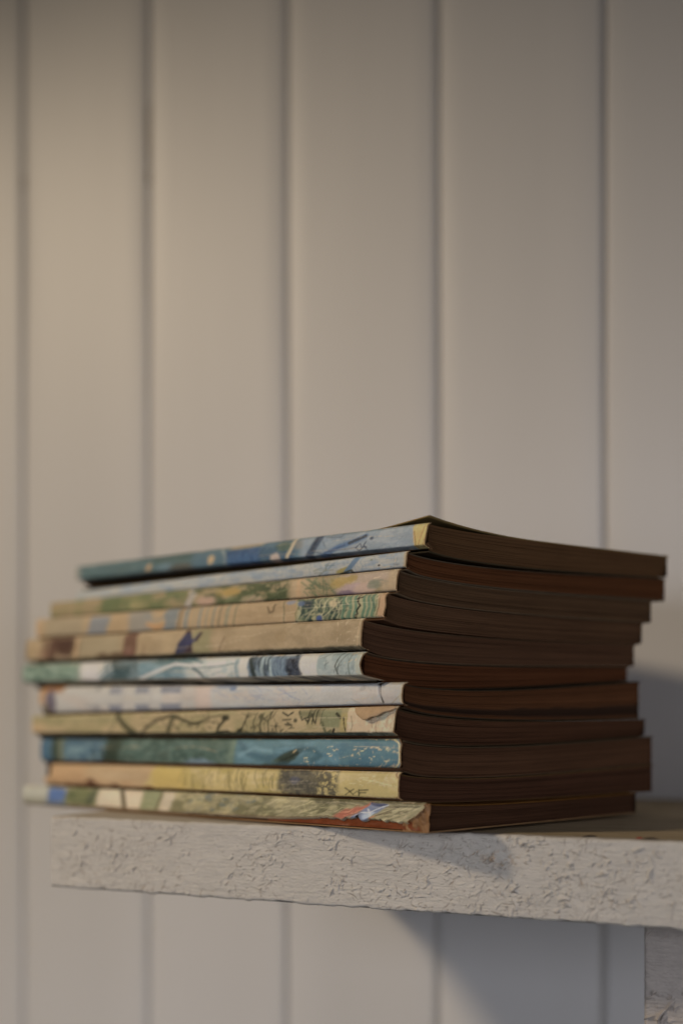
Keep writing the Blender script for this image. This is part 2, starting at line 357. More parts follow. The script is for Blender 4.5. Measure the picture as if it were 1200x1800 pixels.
# ---- printed spines: a small paint box working on (column x, fraction t down the spine)
class Art:
    SX = 1.6; H = 72; T = 42.0
    def __init__(s, x0, x1, colour, seed):
        s.x0, s.x1 = x0, x1; s.W = int((x1 - x0) * s.SX) + 2; s.seed = seed; s.r = np.random.default_rng(seed); s.sl = slice(None)
        s.x, s.t = np.meshgrid(x0 + np.arange(s.W) / s.SX, np.linspace(0, 1, s.H))
        s.img = np.ones((s.H, s.W, 3)) * lin(colour)
    def win(s, xa, xb):
        i = int(max(0, min(s.W - 2, (xa - s.x0) * s.SX))); j = int(max(i + 2, min(s.W, (xb - s.x0) * s.SX + 2)))
        s.sl = slice(i, j); return s.x[:, i:j], s.t[:, i:j]
    def mix(s, m, c):
        m = np.clip(m, 0, 1)[..., None]; I = s.img[:, s.sl]
        if m.shape[1] == s.W: I = s.img
        I[...] = I * (1 - m) + lin(c) * m; return s
    def jit(s, X, T, amt=3.0, f=.12):
        s.seed += 1
        return (fbm(X * f, T * s.T * f, s.seed, 3) - .5) * 2 * amt
    def rect(s, xa, xb, ta, tb, c, al=1, soft=2.0, slant=0, rag=2.0):
        e = soft + rag + abs(slant)
        X, T = s.win(xa - e, xb + e)
        x = X - slant * (T - .5) + s.jit(X, T, rag); tt = T * s.T + s.jit(X, T, rag * .7)
        m = sstep(xa - soft, xa + soft, x) * sstep(xb + soft, xb - soft, x)
        m = m * sstep(ta * s.T - soft, ta * s.T + soft, tt) * sstep(tb * s.T + soft, tb * s.T - soft, tt)
        return s.mix(m * al, c)
    def blob(s, cx, ct, rx, ry, c, al=1, soft=.35, rot=0, rag=.25):
        e = max(rx, ry) * (1.2 + soft + rag)
        X, T = s.win(cx - e, cx + e)
        dx = X - cx; dy = (T - ct) * s.T; a = math.radians(rot)
        u = (dx * math.cos(a) + dy * math.sin(a)) / rx; v = (-dx * math.sin(a) + dy * math.cos(a)) / ry
        d = np.hypot(u, v) + s.jit(X, T, rag, .2)
        return s.mix(sstep(1 + soft, 1 - soft, d) * al, c)
    def line(s, pts, wd, c, al=1, soft=.8, rag=.5):
        e = wd + soft + rag + 1; xs_ = [q[0] for q in pts]
        X, T = s.win(min(xs_) - e, max(xs_) + e)
        d = np.full(X.shape, 1e9)
        py = T * s.T
        for (xa, ta), (xb, tb) in zip(pts[:-1], pts[1:]):
            ax, ay, bx, by = xa, ta * s.T, xb, tb * s.T
            L2 = (bx - ax) ** 2 + (by - ay) ** 2 + 1e-6
            q = np.clip(((X - ax) * (bx - ax) + (py - ay) * (by - ay)) / L2, 0, 1)
            d = np.minimum(d, np.hypot(X - ax - q * (bx - ax), py - ay - q * (by - ay)))
        d = d + s.jit(X, T, rag, .35)
        return s.mix(sstep(wd / 2 + soft, max(0, wd / 2 - soft), d) * al, c)
    def poly(s, pts, c, al=1, soft=1.0, rag=.8):          # convex outline, clockwise
        xs_ = [q[0] for q in pts]; X, T = s.win(min(xs_) - 6, max(xs_) + 6); py = T * s.T
        d = np.full(X.shape, -1e9); A = sum(pts[i - 1][0] * pts[i][1] - pts[i][0] * pts[i - 1][1] for i in range(len(pts)))
        for (xa, ta), (xb, tb) in zip(pts, pts[1:] + pts[:1]):
            ex, ey = xb - xa, (tb - ta) * s.T; L = math.hypot(ex, ey) + 1e-6
            e = ((X - xa) * ey - (py - ta * s.T) * ex) / L
            d = np.maximum(d, e if A > 0 else -e)
        return s.mix(sstep(soft, -soft, d + s.jit(X, T, rag, .3)) * al, c)
    def noise(s, xa, xb, c, al=.6, fx=.08, fy=.15, lo=.45, hi=.65, ta=0, tb=1, soft=6):
        s.seed += 1
        n = sstep(lo, hi, fbm(s.x * fx, s.t * s.T * fy, s.seed, 5))
        m = sstep(xa - soft, xa + soft, s.x) * sstep(xb + soft, xb - soft, s.x) * sstep(ta - .05, ta + .05, s.t + .001) * sstep(tb + .05, tb - .05, s.t - .001)
        return s.mix(n * m * al, c)
    def strokes(s, n, xa, xb, ta, tb, ln, ang, sd, wd, c, al=.7):
        for i in range(n):
            x, t = s.r.uniform(xa, xb), s.r.uniform(ta, tb); a = math.radians(s.r.normal(ang, sd)); q = ln * s.r.uniform(.5, 1.3) / 2
            e = s.r.normal(0, .15) * q
            dx, dt = math.cos(a) * q, math.sin(a) * q / s.T
            s.line([(x - dx, t - dt), (x + e, t), (x + dx, t + dt)], wd * s.r.uniform(.6, 1.3), c, al * s.r.uniform(.5, 1))
        return s
    def edge(s, c, wd=1.2, al=.8):          # worn pale rims along top and bottom
        n = .5 + fbm(s.x * .15, s.t * 0, s.seed + 77)
        m = np.maximum(sstep(wd * n, 0, s.t * s.T), sstep(wd * n, 0, (1 - s.t) * s.T))
        return s.mix(m * al, c)
    def wear(s, amt=.25, c=(205, 190, 165)):
        s.seed += 1
        n = fbm(s.x * .5, s.t * s.T * .5, s.seed, 3); s.mix(sstep(.66, .8, n) * amt, c)
        g = fbm(s.x * .03, s.t * s.T * .05, s.seed + 5, 4); s.img *= (0.90 + .2 * g)[..., None]
        return s
    def scuff(s, xn, c=(206, 184, 150)):     # rubbed paper near the head end, the rims and a few creases
        for i in range(26):
            x = xn - abs(s.r.normal(0, 22)); t = s.r.choice([s.r.uniform(0, .06), s.r.uniform(.92, 1), s.r.uniform(0, 1)])
            s.line([(x, t), (x + s.r.normal(0, 4), t + s.r.normal(0, .05))], s.r.uniform(.6, 1.6), c, s.r.uniform(.3, .8), .6, 1)
        for i in range(60):
            x = s.r.uniform(s.x0, xn); t = s.r.choice([0.0, 1.0]) 
            s.line([(x, t), (x + s.r.normal(0, 7), t)], s.r.uniform(1, 3.2), c, s.r.uniform(.3, .8), .8, 1.5)
        for i in range(5):
            x = s.r.uniform(s.x0 + 60, xn); t = s.r.uniform(.2, .8); q = s.r.uniform(15, 60)
            s.line([(x - q, t), (x, t + s.r.normal(0, .05)), (x + q, t + s.r.normal(0, .08))], .7, c, .35, .6, 1)
        return s
    def sample(s, x, t):
        fx = np.clip((x - s.x0) * s.SX, 0, s.W - 1.001); fy = np.clip(t * (s.H - 1), 0, s.H - 1.001)
        i = fx.astype(int); j = fy.astype(int); fx = (fx - i)[..., None]; fy = (fy - j)[..., None]
        I = s.img
        return I[j, i] * (1 - fx) * (1 - fy) + I[j, i + 1] * fx * (1 - fy) + I[j + 1, i] * (1 - fx) * fy + I[j + 1, i + 1] * fx * fy

def art1():
    a = Art(128, 762, (98, 126, 136), 100)
    a.noise(140, 400, (96, 120, 134), .6, .05, .12).noise(140, 340, (84, 110, 116), .6, .06, .2)
    a.rect(128, 142, 0, 1, (150, 150, 150), .8, 4)
    a.rect(270, 345, 0, .45, (74, 96, 94), .6, 8)
    a.blob(292, .7, 14, 9, (112, 138, 156), .8); a.blob(264, .62, 4.5, 9, (182, 154, 118), .9, rot=20)
    a.blob(322, .8, 22, 10, (104, 102, 98), .8); a.rect(340, 402, .1, 1, (92, 122, 144), .8, 8)
    a.blob(374, .55, 5.5, 10, (184, 166, 136), .95, rot=8); a.line([(392, .1), (400, .5), (398, .9)], 5, (150, 160, 165), .6)
    a.rect(402, 462, .18, 1, (58, 94, 138), .95, 5); a.strokes(16, 404, 460, .4, .9, 22, 85, 8, 5, (84, 120, 160), .6)
    a.rect(405, 466, -.1, .14, (176, 158, 128), .8, 2); a.rect(462, 545, .0, 1, (96, 126, 148), .9, 6)
    a.strokes(12, 462, 520, .2, .9, 20, 110, 25, 8, (70, 102, 132), .7); a.blob(502, .3, 14, 10, (96, 116, 104), .8)
    a.line([(521, .02), (515, .45), (508, .8)], 6, (188, 178, 158), .9); a.blob(487, .8, 8, 10, (182, 170, 166), .9)
    a.blob(530, .3, 9, 9, (150, 140, 130), .6); a.rect(532, 770, 0, 1, (146, 160, 176), .95, 9)
    a.noise(540, 640, (128, 148, 170), .7, .06, .12); a.noise(620, 740, (164, 172, 182), .7, .05, .1)
    a.line([(563, .1), (556, .45), (546, .95)], 13, (72, 92, 120), .9, 2); a.line([(560, .15), (552, .6)], 5, (56, 66, 84), .7)
    a.line([(570, .92), (598, .62), (622, .46), (646, .26)], 9, (96, 128, 168), .9, 2)
    a.line([(618, .48), (646, .26)], 5, (74, 84, 98), .9); a.line([(575, .8), (610, .55)], 3, (72, 100, 140), .8)
    a.line([(556, .7), (590, .95)], 1.4, (80, 90, 110), .7); a.line([(560, .55), (566, .1), (575, .5)], 1, (84, 96, 120), .6)
    a.line([(575, .12), (602, .18), (606, .02), (600, .0)], 1.6, (96, 104, 118), .8)
    a.line([(586, .75), (632, .7)], 1.2, (80, 96, 120), .7); a.line([(583, .72), (592, .98)], 1.3, (80, 96, 120), .7)
    a.line([(630, .72), (638, .55), (642, .75), (648, .5), (644, .62), (652, .85)], 1.8, (84, 98, 122), .9)
    a.line([(630, .7), (637, .85), (644, .7), (650, .72)], 1.8, (84, 98, 122), .9); a.blob(657, .38, 3.0, 2.6, (88, 100, 122), .9)
    a.strokes(20, 540, 730, 0, 1, 18, -20, 15, 1, (120, 136, 158), .4)
    a.rect(731, 775, 0, 1, (204, 172, 108), 1, 1.2, slant=8, rag=1.5)
    a.line([(731, .3), (736, .7), (738, 1)], 1.2, (110, 95, 70), .8); a.line([(748, .1), (741, .9)], .9, (130, 100, 62), .6); a.line([(756, .2), (749, .9)], .9, (120, 92, 60), .6)
    return a.edge((150, 140, 120), 1.2, .5).wear(.15)
def art2():
    a = Art(140, 730, (172, 176, 182), 200)
    a.noise(150, 700, (146, 164, 186), .7, .07, .06); a.noise(150, 700, (186, 184, 182), .7, .05, .1)
    a.strokes(60, 380, 710, .1, .9, 16, 80, 12, 2, (138, 156, 176), .45)
    a.strokes(8, 552, 590, .3, .8, 16, -40, 30, 2, (118, 128, 112), .8); a.strokes(5, 565, 600, .2, .6, 14, -30, 20, 3, (118, 142, 168), .7)
    a.blob(606, .75, 14, 6, (168, 154, 84), .9, rot=-25); a.line([(612, .85), (622, .45), (630, .05)], 10, (104, 136, 170), .9, 2)
    a.line([(600, .98), (620, .8), (622, .95)], 5, (82, 80, 58), .8); a.blob(669, .68, 2.2, 2.2, (84, 74, 62), .9); a.blob(655, .3, 2, 2, (140, 140, 110), .7)
    a.strokes(8, 690, 712, .7, .95, 10, 0, 10, 1.2, (110, 124, 140), .6)
    a.rect(712, 740, 0, 1, (188, 172, 146), .9, 1.5)
    return a.edge((170, 150, 125), 1.2, .6).wear(.15)
def art3():
    a = Art(84, 712, (162, 142, 104), 300)
    a.noise(84, 210, (134, 134, 88), .8, .05, .1); a.noise(180, 330, (112, 122, 80), .95, .05, .08, .3, .55)
    a.blob(240, .6, 12, 12, (158, 148, 96), .7); a.noise(200, 480, (142, 136, 88), .6, .1, .15)
    a.rect(332, 344, 0, 1, (184, 172, 160), .9, 3, slant=-12); a.noise(340, 510, (96, 104, 68), .95, .06, .09, .35, .55)
    a.blob(364, .72, 18, 10, (184, 152, 128), .9); a.blob(408, .35, 16, 9, (180, 150, 78), .95); a.blob(388, .35, 8, 9, (176, 150, 84), .5)
    a.blob(446, .85, 20, 9, (176, 154, 122), .9); a.strokes(26, 450, 512, .1, .9, 20, -60, 25, 3, (84, 92, 64), .7)
    a.strokes(20, 400, 505, .5, 1, 18, -30, 20, 2, (140, 142, 100), .7)
    a.rect(512, 548, 0, 1, (186, 160, 122), .9, 8); a.rect(524, 532, 0, .9, (198, 162, 118), .7, 5)
    a.strokes(34, 540, 604, .1, 1, 24, 50, 35, 3, (112, 122, 88), .75); a.strokes(14, 545, 600, .2, .9, 16, 40, 20, 2, (160, 154, 112), .7)
    a.rect(595, 690, 0, .5, (186, 162, 142), .8, 9); a.blob(604, .4, 20, 11, (182, 154, 82), .95); a.blob(622, .22, 9, 6, (172, 146, 74), .8)
    a.blob(624, .78, 26, 13, (184, 158, 150), .95); a.blob(612, .88, 15, 5, (140, 118, 128), .85); a.blob(646, .76, 18, 13, (192, 164, 142), .9)
    a.blob(662, .6, 12, 9, (140, 140, 118), .8); a.strokes(10, 650, 690, .4, .7, 20, 5, 14, 1.6, (130, 132, 112), .6)
    a.rect(674, 720, .5, 1, (184, 160, 126), .8, 6); a.rect(686, 720, 0, 1, (190, 164, 126), .8, 4)
    return a.edge((186, 160, 120), 1.4, .6).wear(.2)
def art4():
    a = Art(58, 695, (184, 156, 118), 400)
    a.rect(80, 150, 0, 1, (166, 150, 124), .8, 9); a.rect(158, 192, .1, 1, (140, 142, 146), .9, 3, slant=-10); a.rect(58, 76, 0, 1, (186, 156, 120), .8, 5)
    a.rect(228, 268, 0, 1, (156, 148, 138), .9, 6); a.line([(258, .15), (272, .5), (290, .42), (294, .1)], 3, (140, 142, 142), .8)
    a.line([(250, .5), (262, .2), (280, .25)], 2, (146, 144, 140), .7); a.line([(262, .65), (278, .82), (294, .7)], 7, (196, 150, 98), .9)
    a.rect(292, 314, 0, 1, (136, 142, 144), .9, 2.5, slant=-8); a.line([(322, 0), (316, .9)], 2.6, (112, 94, 78), .9)
    for x, c, wd in ((330, (138, 144, 144), 8), (344, (170, 156, 128), 3), (354, (140, 144, 140), 5), (366, (160, 150, 130), 4), (378, (140, 140, 128), 4), (389, (118, 112, 98), 2), (402, (146, 146, 124), 5), (416, (128, 124, 98), 2)):
        a.line([(x + 3, 0), (x - 1, .5), (x - 2, 1)], wd, c, .75, 1.5)
    a.noise(420, 510, (174, 146, 108), .5, .05, .1); a.line([(473, .25), (476, .5), (482, .45), (486, .15)], 3, (128, 106, 76), .85); a.line([(480, .3), (494, .1)], 1.2, (140, 120, 86), .6)
    a.line([(501, .0), (502, .5), (504, 1)], 1.6, (124, 120, 92), .9); a.blob(514, .12, 8, 4, (142, 146, 162), .8)
    a.rect(524, 668, 0, 1, (172, 166, 126), .9, 4); a.line([(528, .95), (522, .6), (532, .1)], 2, (140, 128, 84), .8)
    a.strokes(46, 530, 612, .05, .95, 22, 55, 45, 5, (92, 112, 92), .85); a.strokes(26, 530, 612, .05, .95, 20, 60, 40, 4, (62, 84, 80), .85)
    a.strokes(26, 530, 612, .05, .95, 18, 120, 20, 3, (186, 176, 138), .8)
    a.blob(543, .25, 8, 7, (62, 74, 84), .85); a.blob(532, .2, 6, 5, (104, 122, 152), .8); a.blob(566, .88, 5, 6, (88, 108, 156), .9); a.blob(588, .3, 7, 6, (198, 176, 136), .8)
    for x in (606, 618, 627, 642, 650, 658): a.line([(x, .05), (x + 2, .5), (x + 1, .95)], 5, (100, 136, 112), .85, 1.5)
    a.line([(612, .05), (618, .55), (614, .95)], 3, (120, 146, 120), .8); a.line([(655, .15), (664, .7)], 2, (86, 106, 86), .7); a.line([(666, .1), (662, .9)], 2, (120, 130, 96), .7)
    a.line([(634, .05), (632, .3), (636, .45), (631, .62), (634, .78)], 3, (40, 42, 36), .95, .8); a.blob(631, .86, 2.6, 3.6, (44, 42, 34), .9); a.blob(631, .86, 1.1, 1.8, (160, 150, 116), .9); a.line([(630, .18), (640, .12)], 2, (48, 46, 38), .9)
    a.line([(530, .4), (560, .42), (600, .38), (640, .34), (664, .36)], .7, (204, 190, 158), .35)
    a.rect(669, 700, 0, 1, (198, 160, 120), 1, 1.5, slant=6); a.line([(671, .05), (669, .5), (667, .95)], 1.2, (130, 96, 66), .8)
    return a.edge((190, 158, 118), 1.2, .6).wear(.2)
def art5():
    a = Art(40, 648, (176, 150, 115), 500)
    a.noise(40, 640, (164, 138, 102), .5, .03, .05); a.rect(138, 214, 0, .85, (164, 146, 116), .8, 8)
    a.rect(76, 86, .05, .7, (112, 80, 62), .75, 3); a.rect(70, 92, .5, 1, (150, 112, 90), .6, 6)
    a.rect(88, 134, .03, .45, (100, 70, 56), .95, 3); a.blob(116, .45, 17, 15, (98, 68, 54), .95); a.rect(88, 102, 0, 1, (112, 80, 64), .9, 3, slant=-6)
    a.blob(112, .92, 14, 5, (190, 152, 130), .8); a.line([(140, .02), (133, .95)], 4, (196, 160, 120), .9); a.line([(143, .02), (138, .9)], 1.6, (128, 96, 70), .8)
    a.noise(165, 218, (118, 92, 66), .9, .12, .2, .45, .6, .72, 1); a.strokes(16, 170, 216, .75, .98, 10, 60, 40, 1.6, (112, 88, 62), .8)
    a.rect(219, 242, 0, 1, (128, 92, 72), .95, 2, slant=-4); a.blob(229, .75, 7, 8, (150, 108, 92), .7); a.line([(256, .5), (252, .95)], 4, (154, 122, 92), .7)
    a.rect(338, 372, 0, 1, (152, 142, 102), .8, 7); a.rect(288, 306, 0, 1, (184, 158, 120), .6, 6)
    a.poly([(330, .05), (336, .06), (341, .45), (340, .93), (308, .93), (315, .5)], (74, 74, 102), .97)
    a.poly([(332, .0), (337, .12), (329, .18), (326, .1)], (84, 60, 58), .95); a.poly([(330, .7), (340, .5), (341, .94), (322, .94)], (84, 60, 62), .85)
    a.line([(332, .5), (346, .4), (353, .2)], 5, (84, 82, 112), .95, 1); a.line([(348, .42), (355, .16)], 4, (92, 66, 60), .95, 1); a.line([(318, .5), (312, .9)], 2, (60, 60, 84), .6)
    a.line([(312, .9), (345, .86), (360, .95)], 1.4, (70, 58, 50), .7); a.line([(300, .96), (360, .97)], 2, (196, 170, 126), .7)
    a.line([(397, .38), (392, .6), (387, .85)], 3.2, (124, 92, 66), .95); a.blob(388, .5, 10, 16, (184, 158, 124), .5)
    a.noise(500, 640, (186, 160, 124), .5, .04, .08); a.blob(496, .4, 10, 8, (160, 132, 92), .3); a.blob(600, .4, 18, 10, (160, 136, 100), .3)
    a.rect(0, 660, .86, 1.1, (132, 118, 94), .8, 2); a.noise(40, 640, (80, 70, 54), .5, .1, .3, .45, .65, .84, 1)  # darker shading of the bottom chamfer, painted into the colour
    a.line([(634, .02), (631, .95)], 1.4, (196, 166, 126), .9)
    return a.wear(.12)
def art6():
    a = Art(36, 655, (190, 190, 190), 600)
    a.rect(30, 142, 0, 1, (122, 148, 136), .95, 7); a.noise(36, 142, (88, 118, 108), .8, .07, .14); a.noise(36, 142, (160, 178, 172), .6, .09, .16)
    a.rect(182, 256, 0, 1, (104, 130, 142), .85, 5, slant=-34); a.rect(204, 232, .15, 1, (74, 100, 108), .85, 5, slant=-20); a.rect(150, 176, .1, .9, (196, 196, 202), .8, 5)
    a.line([(180, .9), (192, .5), (188, .1)], 5, (96, 122, 134), .8); a.line([(168, .9), (200, .3)], 3, (200, 202, 206), .8); a.strokes(10, 190, 250, .2, .9, 22, 70, 25, 4, (66, 92, 100), .7)
    a.rect(248, 346, .1, .95, (128, 158, 172), .9, 5); a.noise(250, 346, (108, 140, 156), .7, .06, .1); a.blob(300, .1, 30, 6, (86, 116, 124), .8)
    a.rect(330, 425, 0, .95, (190, 194, 194), .85, 7); a.strokes(12, 300, 350, 0, .2, 26, 10, 12, 4, (96, 128, 138), .8)
    a.line([(234, .97), (262, .68), (292, .4), (312, .22), (345, .32), (390, .26), (424, .14)], 5, (204, 208, 206), .95, 1.5)
    a.line([(238, .99), (266, .74), (294, .5), (314, .34), (345, .42), (390, .37), (422, .26)], 2, (96, 128, 138), .85)
    a.line([(346, .42), (356, .6), (364, .9)], 5, (84, 112, 124), .85); a.noise(360, 424, (160, 176, 182), .7, .08, .1); a.rect(418, 424, .1, .9, (130, 156, 170), .7, 2); a.strokes(6, 362, 420, .4, .9, 16, -30, 20, 1.6, (120, 144, 156), .6)
    a.rect(426, 440, 0, .95, (200, 198, 194), .9, 3); a.rect(441, 530, .06, .95, (122, 144, 164), .95, 2)
    a.strokes(30, 442, 505, .1, .9, 28, 88, 5, 3, (74, 88, 100), .75); a.strokes(18, 455, 515, .1, .9, 26, 88, 6, 3, (164, 182, 190), .75)
    a.line([(444, .1), (450, .5), (450, .95)], 6, (60, 74, 74), .9); a.rect(508, 533, .12, .95, (70, 78, 96), .9, 3, slant=6); a.noise(505, 535, (46, 50, 62), .8, .2, .2); a.rect(485, 508, .1, .95, (112, 134, 158), .7, 5)
    a.rect(535, 563, 0, .95, (198, 194, 190), .95, 2.5, slant=4); a.rect(563, 660, 0, .95, (152, 168, 172), .95, 2.5, slant=-4); a.noise(563, 655, (180, 188, 188), .6, .07, .1)
    a.line([(604, .0), (596, .5), (600, .95)], 2, (96, 104, 100), .9); a.line([(612, .1), (600, .55), (594, .9)], 1.2, (100, 110, 106), .8); a.line([(622, 0), (618, .9)], 2.5, (124, 138, 136), .8)
    a.strokes(18, 564, 640, .1, .9, 12, -50, 30, 1.2, (112, 126, 130), .6); a.rect(632, 665, 0, 1, (176, 178, 166), .7, 3)
    a.blob(538, .9, 4, 2, (214, 208, 200), .9)
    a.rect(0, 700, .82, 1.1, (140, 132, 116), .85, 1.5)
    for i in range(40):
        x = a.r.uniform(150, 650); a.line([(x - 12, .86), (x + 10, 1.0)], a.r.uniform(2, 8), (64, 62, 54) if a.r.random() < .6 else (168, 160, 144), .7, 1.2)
    a.line([(120, .83), (640, .80)], 1.0, (206, 200, 188), .6)
    return a.wear(.12, (205, 200, 190))
def art7():
    a = Art(64, 722, (190, 186, 187), 700)
    a.noise(64, 700, (196, 182, 178), .5, .03, .05); a.noise(350, 700, (186, 186, 192), .7, .04, .08)
    a.rect(64, 108, -.1, .22, (164, 112, 48), .95, 4, slant=-16); a.rect(64, 84, .1, .62, (190, 146, 92), .8, 5); a.blob(92, .56, 9, 20, (112, 100, 124), .85); a.blob(82, .85, 9, 8, (120, 104, 84), .8)
    for x0, x1 in ((194, 216), (240, 264), (284, 320)):
        for t0 in (.08, .72):
            for q in range(6):
                t = t0 + q * .042
                a.line([(x0 + a.r.uniform(0, 3), t), (x1 - a.r.uniform(0, 4), t + .006)], 1.0, (108, 116, 144), .85, .7)
            a.rect(x0, x1, t0 - .02, t0 + .24, (150, 154, 172), .45, 2)
        a.line([(x1 + 5, .0), (x1 + 4, .4)], .9, (150, 146, 156), .7); a.line([(x1 + 3, .6), (x1 + 1, .98)], .9, (150, 146, 156), .7)
    a.strokes(9, 164, 184, .66, .86, 7, 80, 30, 1.6, (118, 124, 144), .8); a.line([(155, .7), (160, .86)], 1.6, (120, 124, 140), .8); a.blob(174, .1, 3, 3, (120, 126, 140), .7); a.line([(165, .92), (186, .9)], 1, (150, 150, 160), .6)
    a.rect(346, 374, 0, 1, (204, 182, 176), .7, 6); a.strokes(28, 380, 540, .05, .6, 26, 25, 20, 1.4, (148, 158, 186), .55); a.strokes(20, 420, 560, .2, .95, 16, -20, 30, 1.0, (156, 164, 184), .5)
    a.blob(412, .16, 6, 4, (104, 130, 172), .8); a.blob(396, .1, 16, 4, (140, 152, 180), .6); a.blob(640, .25, 5, 4, (160, 158, 160), .5); a.strokes(6, 600, 700, .1, .9, 14, 45, 30, 1, (160, 156, 154), .5)
    a.line([(666, -.05), (671, .2), (673, .5), (678, .85)], 2.6, (30, 23, 18), 1, .8); a.poly([(662, -.05), (672, -.05), (672, .25)], (30, 23, 18), 1); a.blob(668, .05, 3.2, 4, (40, 30, 24), .9)
    a.line([(690, .95), (711, .5)], 1, (176, 160, 136), .8); a.rect(707, 730, 0, 1, (200, 186, 162), .8, 2)
    return a.edge((190, 176, 150), 1, .6).wear(.12)
def art8():
    a = Art(50, 712, (178, 156, 114), 800)
    a.noise(50, 620, (156, 144, 98), .6, .04, .07); a.rect(50, 210, 0, .45, (156, 146, 102), .6, 8); a.noise(80, 140, (120, 118, 78), .7, .1, .2, .5, .7, 0, .5); a.rect(50, 80, .4, 1, (190, 158, 116), .6, 8)
    D = (62, 60, 40); D2 = (96, 92, 62)
    a.line([(206, .0), (214, .35), (226, .65), (244, .9)], 8, D2, .9, 2); a.line([(206, .1), (202, .6), (190, .95)], 3, D2, .6); a.line([(212, .3), (220, .6), (236, .92)], 4, D, .85)
    a.line([(248, .95), (262, .6), (280, .3), (304, .14), (320, .3), (340, .5), (352, .48)], 5, D, .85, 1.5); a.line([(296, .95), (302, .5), (306, .16)], 7, D2, .85, 1.5); a.line([(306, .5), (318, .75)], 2, D, .8); a.line([(330, .6), (345, .5), (372, .25), (388, .2)], 2, D, .8); a.line([(350, .45), (372, .42), (384, .5)], 1.4, D, .7)
    a.strokes(60, 250, 390, .1, .8, 9, 20, 60, 1.1, D, .7); a.strokes(20, 120, 250, .1, .6, 7, 40, 60, 1, D2, .5)
    a.blob(398, .28, 7, 5, D, .95); a.line([(396, .4), (388, .6), (384, .85)], 5, D, .85); a.line([(386, .85), (402, .8), (412, .92), (422, .85), (428, .7)], 4, D, .95); a.line([(428, .75), (434, .4), (438, .1)], 2.2, D, .9); a.blob(424, .8, 5, 4, D, .8)
    for x in (448, 460, 474): a.line([(x + 6, .1), (x, .45), (x + 2, .9)], 2.2, D2, .9); 
    a.strokes(40, 430, 490, .1, .95, 12, 60, 50, 1.2, D, .75); a.blob(461, .25, 4, 6, D2, .8); a.line([(466, .9), (456, .6), (468, .3)], 1.4, D, .8)
    a.line([(498, .12), (508, .25), (516, .12)], 2.4, D, .95); a.line([(500, .4), (514, .38)], 2, D, .9); a.line([(504, .55), (516, .6), (508, .5)], 2, D, .9); a.strokes(14, 486, 520, .6, .95, 6, 0, 30, 1.4, D, .7); a.blob(522, .42, 3, 3, D, .8)
    a.line([(527, .1), (534, .4), (544, .3), (550, .1)], 3, D, .95); a.rect(528, 568, .05, .3, (124, 120, 84), .8, 3)
    for x in (546, 554, 560, 569): a.line([(x, .05), (x - 2, .55)], 2, D, .9)
    a.line([(538, .35), (545, .5), (550, .2), (556, .5)], 2.4, D, .9); a.rect(568, 602, .05, .7, (134, 134, 96), .85, 4); a.line([(570, .5), (578, .9), (586, .8)], 4, (110, 108, 74), .9); a.line([(592, .75), (588, .95)], 4, (64, 58, 42), .95); a.line([(594, .2), (602, .35)], 4, D, .9)
    a.rect(602, 616, .2, 1, (178, 158, 92), .7, 3); a.rect(614, 740, -.2, 1.2, (200, 174, 138), 1, 1.2, rag=5)
    a.line([(607, .35), (609, .6), (612, .8)], 2.2, (52, 42, 30), .9, rag=1.2); a.noise(614, 712, (212, 190, 158), .6, .1, .15); a.strokes(20, 640, 700, .3, .95, 12, 85, 12, 1.2, (158, 126, 90), .7)
    a.line([(620, .3), (624, .6), (622, .8)], 1.4, (160, 140, 104), .8)
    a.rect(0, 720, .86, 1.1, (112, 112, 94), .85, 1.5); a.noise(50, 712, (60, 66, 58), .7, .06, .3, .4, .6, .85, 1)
    return a.wear(.15)
